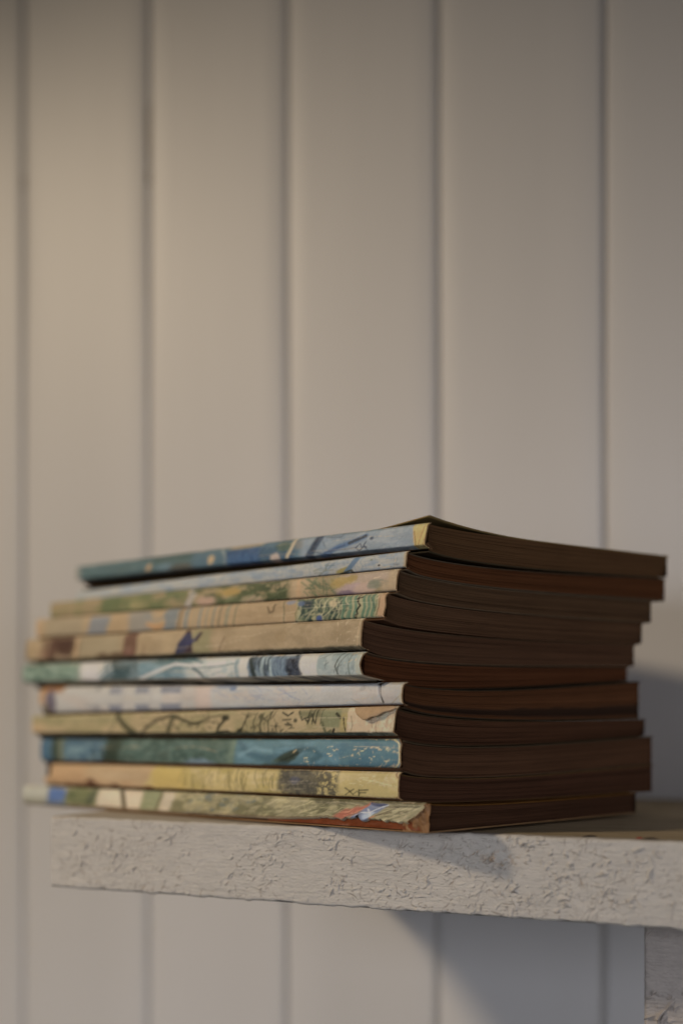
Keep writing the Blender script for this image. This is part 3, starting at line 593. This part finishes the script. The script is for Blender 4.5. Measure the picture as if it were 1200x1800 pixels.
def art9():
    a = Art(66, 718, (84, 112, 108), 900)
    a.noise(180, 420, (70, 96, 92), .8, .05, .08); a.noise(180, 420, (108, 132, 128), .6, .08, .12)
    a.rect(60, 94, 0, 1, (76, 116, 144), .95, 3); a.rect(94, 106, 0, 1, (66, 82, 74), .9, 3); a.rect(106, 112, 0, 1, (110, 124, 110), .8, 2); a.line([(112, .1), (110, .9)], 1.5, (150, 130, 90), .7)
    a.rect(116, 188, 0, 1, (82, 118, 142), .9, 5); a.noise(112, 185, (120, 150, 160), .6, .08, .1); a.rect(118, 186, 0, .25, (66, 100, 122), .7, 5)
    a.line([(168, .4), (170, .95)], 4, (60, 78, 84), .7); a.line([(180, .4), (183, .95)], 4, (60, 78, 84), .7); a.rect(186, 214, 0, 1, (62, 78, 68), .9, 7, slant=-12); a.noise(214, 300, (74, 94, 88), .7, .06, .1)
    a.blob(352, 1.0, 30, 10, (118, 146, 168), .9); a.rect(404, 420, .0, 1, (118, 142, 130), .7, 7, slant=-10); a.blob(378, .2, 26, 9, (92, 116, 108), .6)
    a.rect(416, 740, 0, 1, (92, 132, 148), .95, 4, slant=-8); a.noise(420, 600, (106, 148, 168), .7, .03, .06); a.noise(560, 720, (76, 120, 142), .6, .04, .09)
    a.line([(424, .15), (440, .55), (470, .7), (500, .65)], 8, (70, 108, 126), .7, 4); a.line([(424, .6), (450, .35), (480, .45)], 5, (122, 160, 176), .6, 3)
    a.line([(484, .95), (510, .6), (535, .35), (556, .4), (566, .6), (552, .75)], 8, (66, 104, 118), .7, 4); a.blob(507, .68, 25, 8, (66, 82, 74), .95, rot=-24, soft=.3); a.line([(490, .85), (528, .5)], 3, (52, 64, 56), .8); a.line([(470, .95), (490, .8)], 8, (90, 110, 96), .6, 3); a.line([(519, .48), (524, .4)], 1.6, (198, 178, 130), .8)
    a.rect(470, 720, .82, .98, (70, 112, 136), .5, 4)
    sc = (214, 192, 148)
    for x, t, q in ((583, .3, 9), (592, .38, 6), (581, .5, 8), (585, .58, 5), (627, .36, 5), (640, .42, 5), (634, .5, 5), (660, .30, 12), (668, .31, 7), (686, .33, 8), (700, .42, 10), (684, .36, 5), (645, .34, 4), (683, .74, 9), (655, .62, 4), (661, .6, 4), (541, .68, 5), (543, .78, 4), (672, .38, 6), (624, .56, 4)):
        a.line([(x - q / 2, t), (x, t + a.r.uniform(-.03, .04)), (x + q / 2, t + a.r.uniform(-.03, .05))], 1.0, sc, .9, .5, .8)
    a.strokes(30, 530, 700, .2, .95, 2.5, 10, 40, .6, sc, .55)
    a.line([(697, .02), (703, .12), (706, .4), (706, .7), (702, .92), (697, .99)], 2.6, (206, 184, 146), .95); a.rect(708, 730, -.1, 1.1, (150, 116, 80), 1, 1)
    return a.edge((200, 178, 140), 1.3, .8).wear(.1, (180, 180, 160))
def art10():
    a = Art(60, 715, (196, 172, 104), 1000)
    a.noise(260, 700, (204, 180, 126), .6, .04, .08); a.noise(280, 560, (182, 160, 78), .6, .03, .06); a.rect(265, 330, 0, 1, (202, 172, 80), .8, 12)
    a.rect(50, 262, -.2, 1.2, (194, 160, 112), 1, 2.5, slant=-24); a.rect(50, 160, 0, .75, (196, 156, 106), .6, 12); a.noise(60, 260, (186, 146, 98), .5, .04, .1); a.rect(150, 262, 0, .8, (192, 166, 124), .5, 14)
    a.blob(161, .8, 8, 6, (110, 70, 46), .9); a.blob(203, .92, 7, 4, (128, 80, 48), .9); a.blob(262, .95, 9, 4, (140, 78, 42), .9); a.noise(90, 200, (140, 100, 70), .7, .1, .2, .4, .6, .8, 1)
    for i in range(34):
        x = a.r.uniform(305, 485); q = a.r.uniform(6, 16); t = a.r.uniform(.0, .35)
        a.line([(x + q * .9 - 8, t), (x + q * .2 - 2, t + .3), (x + a.r.uniform(-3, 6), min(1, t + a.r.uniform(.5, .75)))], .9, (122, 106, 58), .8, .6)
    a.blob(528, .45, 32, 26, (122, 112, 88), .9, .4, rag=.4); a.rect(500, 560, .0, .95, (122, 112, 88), .75, 6, rag=5); a.noise(490, 595, (96, 90, 76), .85, .16, .2, .4, .6); a.strokes(70, 545, 594, .15, .95, 6, 60, 60, 1.1, (112, 102, 78), .7); a.blob(520, .4, 8, 6, (108, 108, 124), .5)
    I = (98, 88, 56)
    a.line([(609, .62), (616, .72), (622, .86)], 2, I, .85); a.line([(624, .66), (616, .76), (608, .88)], 1.6, I, .8); a.line([(622, .84), (630, .72), (634, .84)], 1.4, I, .7); a.line([(633, .68), (632, .9)], 1.8, I, .9); a.line([(633, .69), (649, .67)], 1.8, I, .85); a.line([(633, .78), (645, .77)], 1.6, I, .85)
    a.strokes(6, 470, 490, .8, .9, 5, 60, 40, 1, I, .5)
    a.line([(640, .3), (660, .35), (690, .48)], 1.0, (216, 200, 150), .8); a.strokes(18, 620, 698, .15, .6, 7, 15, 15, 1, (216, 200, 152), .7)
    a.line([(696, .02), (700, .2)], 2.2, (146, 92, 52), .9); a.line([(695, .98), (700, .9)], 1.8, (146, 92, 52), .8)
    a.rect(0, 720, .93, 1.1, (176, 134, 88), .8, 1)
    return a.edge((196, 160, 108), 1.3, .7).wear(.15)
def art11():
    a = Art(30, 770, (160, 148, 112), 1100)
    a.rect(20, 88, -.1, 1.1, (178, 174, 160), .95, 4); a.rect(20, 86, .6, 1.1, (150, 142, 118), .6, 5); a.rect(88, 119, .05, .8, (92, 124, 170), .95, 4); a.rect(84, 125, .75, 1.1, (118, 128, 146), .7, 5)
    a.rect(119, 176, 0, .85, (126, 128, 84), .95, 5, slant=-12); a.noise(119, 170, (84, 94, 62), .8, .1, .1); a.rect(160, 172, 0, .7, (92, 96, 80), .6, 4, slant=-10); a.rect(176, 256, 0, 1, (204, 184, 158), .95, 5); a.line([(216, .0), (222, .4), (229, .95)], 8, (104, 96, 72), .9, 2); a.rect(120, 300, .82, 1.1, (176, 150, 116), .6, 3)
    a.rect(256, 288, 0, .9, (146, 148, 110), .9, 4); a.line([(288, .0), (285, .9)], 4, (112, 104, 72), .8, 1.5); a.rect(291, 312, 0, .9, (192, 176, 152), .9, 5)
    a.noise(310, 640, (124, 118, 82), .85, .05, .08, .38, .6); a.noise(340, 470, (114, 122, 118), .7, .08, .1, .5, .65); a.noise(312, 640, (180, 166, 122), .7, .08, .12, .5, .68)
    a.strokes(70, 320, 640, .1, .95, 16, -20, 30, 1.2, (108, 102, 70), .55); a.strokes(60, 480, 640, .1, .95, 14, -15, 20, 1.2, (196, 184, 140), .6)
    a.rect(560, 752, -.1, .26, (84, 80, 60), .55, 4); a.strokes(30, 590, 740, .05, .35, 20, -10, 25, 1.4, (170, 158, 120), .6)  # dark streak first: shadow below the upper book, painted in
    a.blob(640, .62, 25, 12, (186, 114, 86), .95, rot=-18); a.line([(622, .85), (640, .62), (664, .18)], 9, (184, 110, 82), .9, 3); a.strokes(10, 620, 658, .4, .9, 14, -30, 15, 1.4, (226, 160, 124), .7)
    a.line([(642, .95), (652, .6), (664, .3)], 3, (128, 136, 120), .8); a.rect(656, 688, .15, .95, (130, 138, 160), .95, 3, slant=-14); a.line([(664, .15), (690, .2)], 6, (74, 84, 116), .9); a.line([(656, .8), (676, .4), (692, .2)], 2.4, (206, 206, 204), .85); a.line([(664, .45), (684, .8)], 2, (206, 206, 206), .85); a.blob(674, .68, 8, 7, (190, 196, 206), .7); a.blob(662, .92, 3.5, 6, (40, 34, 30), .9)
    a.line([(684, .95), (694, .7), (706, .45)], 2, (204, 122, 80), .9); a.rect(696, 746, .2, 1, (176, 162, 122), .85, 4); a.strokes(22, 690, 745, .2, .95, 22, -45, 12, 1.4, (90, 84, 60), .8); a.strokes(12, 690, 745, .2, .95, 18, -40, 12, 1.4, (210, 198, 158), .7)
    a.line([(690, .3), (720, .22), (745, .2)], 2, (70, 66, 52), .8)
    a.rect(150, 640, .87, 1.1, (150, 136, 114), .75, 1.5); a.line([(180, .86), (320, .88), (470, .86), (620, .84)], 1.4, (116, 82, 54), .8); a.noise(150, 400, (104, 84, 58), .7, .08, .2, .45, .6, .88, 1)  # grey-beige folded card; brown mottling at its left is painted shade
    return a.wear(.15)
ARTS = [art1, art2, art3, art4, art5, art6, art7, art8, art9, art10, art11]
GAIN = np.array([1.33, 1.37, 1.30]); SAT = 0.76; CONTRAST = 1.30

# spine profile: bulge, edge rounding, bottom chamfer (fraction, mm), top chamfer
PROF = [dict(b=.35, r=.9, c=(.15, 1.9)), dict(b=.3, r=.8, c=(.06, .4)), dict(b=.3, r=.7, c=(.05, .3)), dict(b=.3, r=.7, c=(.05, .3)),
        dict(b=.35, r=.9, c=(.12, 1.8)), dict(b=.7, r=1.0, c=(.2, 3.6)), dict(b=.7, r=1.4, c=(.06, .4)), dict(b=.3, r=.8, c=(.14, 2.0)),
        dict(b=.7, r=1.5, c=(.06, .5)), dict(b=.4, r=.9, c=(.06, .5)), dict(b=.4, r=.9, c=(.05, .2))]
PAGE = [(108, 79, 52), (102, 64, 38), (98, 74, 52), (97, 71, 50), (95, 68, 49), (98, 60, 36), (96, 62, 38), (86, 58, 40), (90, 63, 44), (83, 56, 40), (80, 55, 39)]
COVER_EDGE = [(120, 105, 80), (150, 130, 105), (165, 140, 110), (160, 120, 90), (160, 130, 100), (96, 84, 66), (104, 88, 68), (110, 90, 66), (130, 110, 85), (150, 115, 75), (165, 115, 60)]
LABEL = [
 ("blue spined paperback with a yellow patch at its spine end, topmost book of the stack", ),
 ("pale blue white paperback lying directly under the topmost blue book", ),
 ("paperback with a green, yellow and pink flower meadow spine, third from the top", ),
 ("cream paperback whose spine shows green grass blades near its right end", ),
 ("plain tan paperback with brown patches and a small dark blue figure on its spine", ),
 ("paperback with a white and teal wave pattern on its spine, above the lilac white book", ),
 ("lilac white paperback with a cracked spine and rows of tiny blue windows", ),
 ("beige paperback with dark scribbled branches and peeling card at its spine end", ),
 ("deep blue and teal green paperback with scratched spine, between the beige and yellow books", ),
 ("yellow paperback with a grey tree smudge on its spine, second from the bottom", ),
 ("torn paperback with coral and blue marks and orange glue showing, lying on the shelf", ),
]
def end_shape(k, t):
    """how far the head end of the spine card stops short, by height"""
    b = B[k]; e = b['lean'] * t
    e = e + 0.12 * (fbm(t * 9, t * 0 + k, 60 + k) - .5)
    if k == 8:
        q = np.abs(2 * t - 1); e = e + 2.6 * np.clip((q - .55) / .45, 0, 1) ** 2.4
    if k == 5: e = e + .9 * np.sin(math.pi * np.clip(t / .8, 0, 1)) - 3.2 * sstep(.78, 1, t)
    if k == 3: e = e + .25 * np.sin(t * 9)
    if k == 10: e = e + 1.8 + 1.6 * (fbm(t * 7, t * 0 + 2, 90) - .3) + 5.2 * sstep(.25, 1, t)
    return e

for k, b in enumerate(B):
    L, W = b['L'], b['W']; pf = PROF[k]
    base = world(k, np.float64(W / 2), np.float64(L / 2), float(bot(k, np.float64(W / 2), np.float64(L / 2))))
    root = empty("paperback_book", tuple(base))
    tag(root, LABEL[k][0], "book", "old paperbacks stacked on the shelf")
    loc = lambda p: np.asarray(p).reshape(-1, 3) - base
    rb = np.random.default_rng(500 + k)
    # --- spine
    art = ARTS[k](); art.scuff(px_of_v(k, 0.0) - 2); NVv, NR = 470, 34
    x_near, x_far = px_of_v(k, 0.0), px_of_v(k, L)
    vs = v_of_px(k, np.linspace(x_near, x_far, NVv))
    ts = np.linspace(0, 1, NR)
    ts = .5 - .5 * np.cos(math.pi * ts) * .35 + (ts - .5) * .65
    Tt, Vv = np.meshgrid(ts, vs, indexing='ij')
    es = end_shape(k, ts)[:, None]
    V2 = es + Vv * (L - es) / L
    if k == 9:   # far end: lower lip of the card sticks out further than the top
        V2 = V2 - 4.2 * sstep(.62, .55, Tt) * sstep(L - 30, L, Vv)
    if k == 6:
        V2 = V2 - 2.0 * (np.abs(2 * Tt - 1) ** 3) * sstep(L - 12, L, Vv)
    s2 = 2 * Tt - 1
    off = pf['b'] * (1 - s2 ** 2) - pf['r'] * np.clip((np.abs(s2) - .72) / .28, 0, 1) ** 2.2
    tc, cc = pf['c']; off = off - cc * np.clip((Tt - (1 - tc)) / tc, 0, 1)
    off = off + .30 * (fbm(Vv * .05, Tt * 2, 600 + k) - .5) + .06 * (fbm(Vv * .5, Tt * 8, 620 + k) - .5)
    if k == 6:
        d = np.abs(px_of_v(k, Vv) - (667 + 10 * Tt)); off = off - 1.0 * np.exp(-(d / 1.3) ** 2) * sstep(.9, .2, Tt)
    Tm = Tt
    if k == 10:   # lower edge torn away at the head half of the spine, the card peeling outwards
        xx = px_of_v(k, Vv)
        tear = sstep(500, 640, xx) * (.17 + .26 * (fbm(xx * .07, xx * 0, 95, 5) - .45)) + .06 * sstep(300, 540, xx) + .07 * np.exp(-((xx - 662) / 4) ** 2)
        Tm = Tt * (.97 - np.clip(tear, 0, .4))
        off = off + .5 * sstep(560, 660, xx) * Tt ** 3
    if k == 9:
        xx = px_of_v(k, Vv)
        Tm = Tt * (1 - .05 * np.exp(-((xx - 162) / 8) ** 2) - .03 * np.exp(-((xx - 205) / 6) ** 2))
    U = -off
    ht = top(k, np.zeros_like(Vv), V2); hb = bot(k, np.zeros_like(Vv), V2)
    wav = .16 * (fbm(Vv * .06, Vv * 0 + .5, 640 + k) - .5)
    Hh = ht + (hb - ht) * Tm + wav * (1 - Tt)
    P = world(k, U, V2, Hh)
    med = art.img.reshape(-1, 3).mean(0)
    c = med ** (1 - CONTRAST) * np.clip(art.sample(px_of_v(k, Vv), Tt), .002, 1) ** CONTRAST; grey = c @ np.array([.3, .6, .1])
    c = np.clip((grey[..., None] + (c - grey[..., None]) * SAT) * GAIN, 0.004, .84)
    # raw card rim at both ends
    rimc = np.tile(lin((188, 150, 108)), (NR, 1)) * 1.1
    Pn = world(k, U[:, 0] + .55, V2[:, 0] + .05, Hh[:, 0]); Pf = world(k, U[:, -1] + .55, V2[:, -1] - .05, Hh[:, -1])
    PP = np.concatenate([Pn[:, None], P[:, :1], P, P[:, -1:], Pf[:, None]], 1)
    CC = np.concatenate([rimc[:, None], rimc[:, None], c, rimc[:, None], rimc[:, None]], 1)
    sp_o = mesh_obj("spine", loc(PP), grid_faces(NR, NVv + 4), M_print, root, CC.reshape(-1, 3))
    # --- covers: thin card sheets, one above and one below the pages
    cov_c = lin(COVER_EDGE[k]) * .42
    for side in (0, 1):
        NU, NW = 60, 36
        u = np.linspace(0, 1, NU) ** 1.3 * (W - pf['r'] + .2) + pf['r'] - .2
        if side == 1: u = np.linspace(0, 1, NU) ** 1.3 * (W - pf['r'] - cc + .3) + pf['r'] + cc - .3
        v = np.linspace(0, 1, NW) ** 1.4 * L
        UU, VV2 = np.meshgrid(u, v, indexing='ij')
        ee = .2 * (fbm(u * .2, u * 0 + side, 700 + k) - .5)[:, None] * sstep(20, 0, VV2)
        lean = b['lean'] * side + .42
        VV2 = lean * (1 - VV2 / L) + VV2 + ee
        th = .32
        if side == 0: z1 = top(k, UU, VV2); z0 = z1 - th
        else: z0 = bot(k, UU, VV2); z1 = z0 + th
        if k == 0 and side == 0:
            lift = 2.3 * np.clip(1 - VV2 / 22, 0, 1) ** 1.15 * np.clip(1 - np.abs(UU - 1.5) / 46, 0, 1) ** 2.2
            z0 = z0 + lift; z1 = z1 + lift
        if k == 10 and side == 1:
            UU = UU - 1.1 * sstep(150, 20, VV2) * sstep(14, 0, UU)
            z0 = np.maximum(z0 - .1, SHELF_Z + .10); z1 = z0 + th
        Pt = world(k, UU, VV2, z1); Pb = world(k, UU, VV2, z0)
        vv = np.concatenate([Pt.reshape(-1, 3), Pb.reshape(-1, 3)]); n = NU * NW
        f = [grid_faces(NU, NW), grid_faces(NU, NW, n, True)]
        def rim(idx): 
            idx = np.asarray(idx); return np.stack([idx[:-1], idx[:-1] + n, idx[1:] + n, idx[1:]], 1)
        f += [rim(np.arange(NU)[::-1] * NW), rim(np.arange(NW)), rim(np.arange(NU) * NW + NW - 1), rim((NU - 1) * NW + np.arange(NW)[::-1])]
        cc2 = np.tile(cov_c, (2 * n, 1)) * (.85 + .3 * rb.random((2 * n, 1)))
        if k == 0 and side == 0: cc2[:] = lin((150, 128, 84)) * (.8 + .4 * fbm(np.tile(UU.ravel(), 2) * .2, np.tile(VV2.ravel(), 2) * .2, 5)[:, None])
        if k == 10 and side == 1: cc2[:] = lin((150, 118, 84)) * (.7 + .6 * fbm(np.tile(UU.ravel(), 2) * .3, np.tile(VV2.ravel(), 2) * .2, 6)[:, None])
        mesh_obj("cover", loc(vv), np.concatenate(f), M_cover, root, cc2)
    # --- page block: a closed ring (head, fore-edge, tail, back) of uneven leaves
    NRp = 96; nh, nf, nt_, nk = 110, 34, 16, 12
    tt = np.linspace(0, 1, NRp)
    jr = rb.normal(0, 1, NRp); jr = .6 * jr + .4 * np.roll(jr, 1)
    sig = (rb.random(NRp) < .10)
    setb = .26 * jr + np.where(sig, .7, 0) 
    uh = np.linspace(0, 1, nh) ** 1.15
    ring_u = np.concatenate([.45 + uh * (W - 1.2), np.full(nf, W - .75), np.linspace(W - .75, .45, nt_), np.full(nk, .45)])
    ring_v = np.concatenate([np.full(nh, .40), np.linspace(.40, L - .6, nf), np.full(nt_, L - .6), np.linspace(L - .6, .40, nk)])
    isb = np.concatenate([np.ones(nh), np.zeros(nf + nt_ + nk)]); isf = np.concatenate([np.zeros(nh), np.ones(nf), np.zeros(nt_ + nk)])
    Ru, Tp = np.meshgrid(ring_u, tt); Rv = np.tile(ring_v, (NRp, 1))
    drift = (fbm(Ru * .05, Tp * 14, 800 + k) - .5) * .5 + (fbm(Ru * .25, Tp * 40, 830 + k) - .5) * .16
    fan = np.abs(setb)[:, None] * (.6 + .8 * fbm(Ru * .03, Tp * 30, 840 + k))
    Rv2 = Rv + isb * (fan + drift + b['lean'] * Tp * (1) + (.6 if k == 10 else 0))
    if k == 5: Rv2 = Rv2 + isb * (.9 * np.sin(math.pi * np.clip(Tp / .8, 0, 1)) - 2.4 * sstep(.78, 1, Tp)) * np.exp(-Ru / 10)
    Ru2 = Ru - isf * (np.abs(setb)[:, None] * .9 + .5 * Tp * 0)
    Ru2 = np.where(Ru < 12, Ru2 + cc * sstep(1 - tc * 1.3, 1, Tp) * np.exp(-Ru / 4), Ru2)
    z1 = top(k, Ru, Rv) - .25; z0 = bot(k, Ru, Rv) + .25
    # leaves near the spine are squeezed by the glue, then swell
    warp = Tp + .035 * np.sin(Tp * 2 * math.pi * 2 + k) * np.exp(-Ru / 30)
    Hh = z1 + (z0 - z1) * warp
    P = world(k, Ru2, Rv2, Hh); nr_ = len(ring_u)
    f = grid_faces(NRp, nr_)
    close = np.stack([np.arange(NRp - 1) * nr_ + nr_ - 1, np.arange(NRp - 1) * nr_, np.arange(1, NRp) * nr_, np.arange(1, NRp) * nr_ + nr_ - 1], 1)
    base_c = lin(PAGE[k])
    streak = fbm(Ru * .03 + 3 * Tp, Tp * 58 + k, 860 + k, 4); blotch = fbm(Ru * .06, Tp * 3, 870 + k)
    pc = base_c * (.40 + .95 * streak + .28 * blotch)[..., None]
    pc = pc * np.where(sig, .6, 1.0)[:, None, None]
    if k == 6:
        g_ = (.8 * sstep(.58, .72, Tp + .25 * (blotch - .5)) * sstep(1.02, .9, Tp + .1 * blotch))[..., None]; pc = pc * (1 - g_) + lin((48, 38, 31)) * g_ * (.7 + .5 * streak[..., None])
    mesh_obj("page_block", loc(P), np.concatenate([f, close]), M_page, root, pc.reshape(-1, 3))

    if k == 10:   # bare orange glue and paper where the spine has torn off
        v = np.linspace(1.2, v_of_px(k, 470), 120); t = np.linspace(.55, .985, 10)
        Tg, Vg = np.meshgrid(t, v, indexing='ij')
        hg = top(k, Vg * 0, Vg); hg = hg + (bot(k, Vg * 0, Vg) + .35 - hg) * Tg
        Ug = .35 + .3 * (fbm(Vg * .4, Tg * 9, 99) - .5)
        mesh_obj("glue_strip", loc(world(k, Ug, Vg + .2 * Tg, hg)), grid_faces(10, 120), M_glue, root)
        v = np.linspace(0.3, 9.5, 40); t = np.linspace(.03, .97, 30)
        Tg, Vg = np.meshgrid(t, v, indexing='ij'); hg = top(k, Vg * 0, Vg); hg = hg + (bot(k, Vg * 0, Vg) - hg) * Tg
        Ug = .25 + 1.3 * (fbm(Vg * .55, Tg * 4 + .3 * Vg, 98) - .5)
        mesh_obj("torn_card", loc(world(k, Ug, Vg + .3 * Tg, hg)), grid_faces(30, 40), M_torn2, root)
    if k == 7:    # peeling flap of card at the head end of the spine
        nx_, ny_ = 40, 14
        q = np.linspace(0, 1, nx_); e = np.linspace(0, 1, ny_)
        E_, Q_ = np.meshgrid(e, q, indexing='ij')
        xx = 627 + (699 - 627) * Q_
        vv = v_of_px(k, xx)
        drop = np.where(Q_ < .25, .42 * (Q_ / .25) ** .6, .42 - .40 * ((Q_ - .25) / .75) ** 1.3) + .02 * np.sin(Q_ * 23)
        tq = .015 + drop * E_
        out = .35 + 1.5 * np.sin(E_ * math.pi * .62) * np.sin(np.clip(Q_ * 1.05, 0, 1) * math.pi) ** .6
        hg = top(k, vv * 0, vv); hg = hg + (bot(k, vv * 0, vv) - hg) * tq
        fl = mesh_obj("torn_flap", loc(world(k, -out, vv, hg)), grid_faces(ny_, nx_), M_torn, root)
        so = fl.modifiers.new("thickness", 'SOLIDIFY'); so.thickness = .00025

# ------------------------------------------------------------------ crumbs on the shelf
def sliver(name, x, y_off, ln, wd, ang, mat, label, cat):
    r = (x - HX) / FPX
    s_ = None
    d = y_off
    o_ = F0 + d * d_
    s_ = (o_[0] - r * o_[1]) / (-l_[0] + r * l_[1])
    c = shelf_pt(s_, d)
    n = 9; vs, fs = [], []
    ca, sa = math.cos(ang), math.sin(ang)
    for i in range(n):
        q = i / (n - 1) * 2 - 1; wv = wd * (1 - q * q) ** .6 + .03
        for (a, h) in ((-wv, .0), (0, .35 * (1 - q * q) + .05), (wv, .0)):
            ox, oy = q * ln * ca - a * sa, q * ln * sa + a * ca
            vs.append((ox * MM, oy * MM, (h + .12 * (q + 1) * .5) * MM))
        if i: fs += [(3 * i - 3, 3 * i, 3 * i + 1, 3 * i - 2), (3 * i - 2, 3 * i + 1, 3 * i + 2, 3 * i - 1), (3 * i - 1, 3 * i + 2, 3 * i, 3 * i - 3)]
    o = mesh_obj(name, np.array(vs), fs, mat); o.location = V(c[0], c[1], SHELF_Z + .12); tag(o, label, cat)
sliver("wood_splinter", 1143, 3.2, 2.4, .35, -.75, M_chip, "thin dark splinter on the shelf top beside a red fleck, right of the books", "splinter")
sliver("paint_fleck", 1123, 3.4, .9, .3, -.3, M_red, "tiny red fleck on the shelf beside the thin dark splinter", "fleck")
sliver("crumb", 1036, 3.0, 2.0, .3, .05, M_chip, "dark crumb on the shelf edge in front of the bottom book's pages", "crumb")
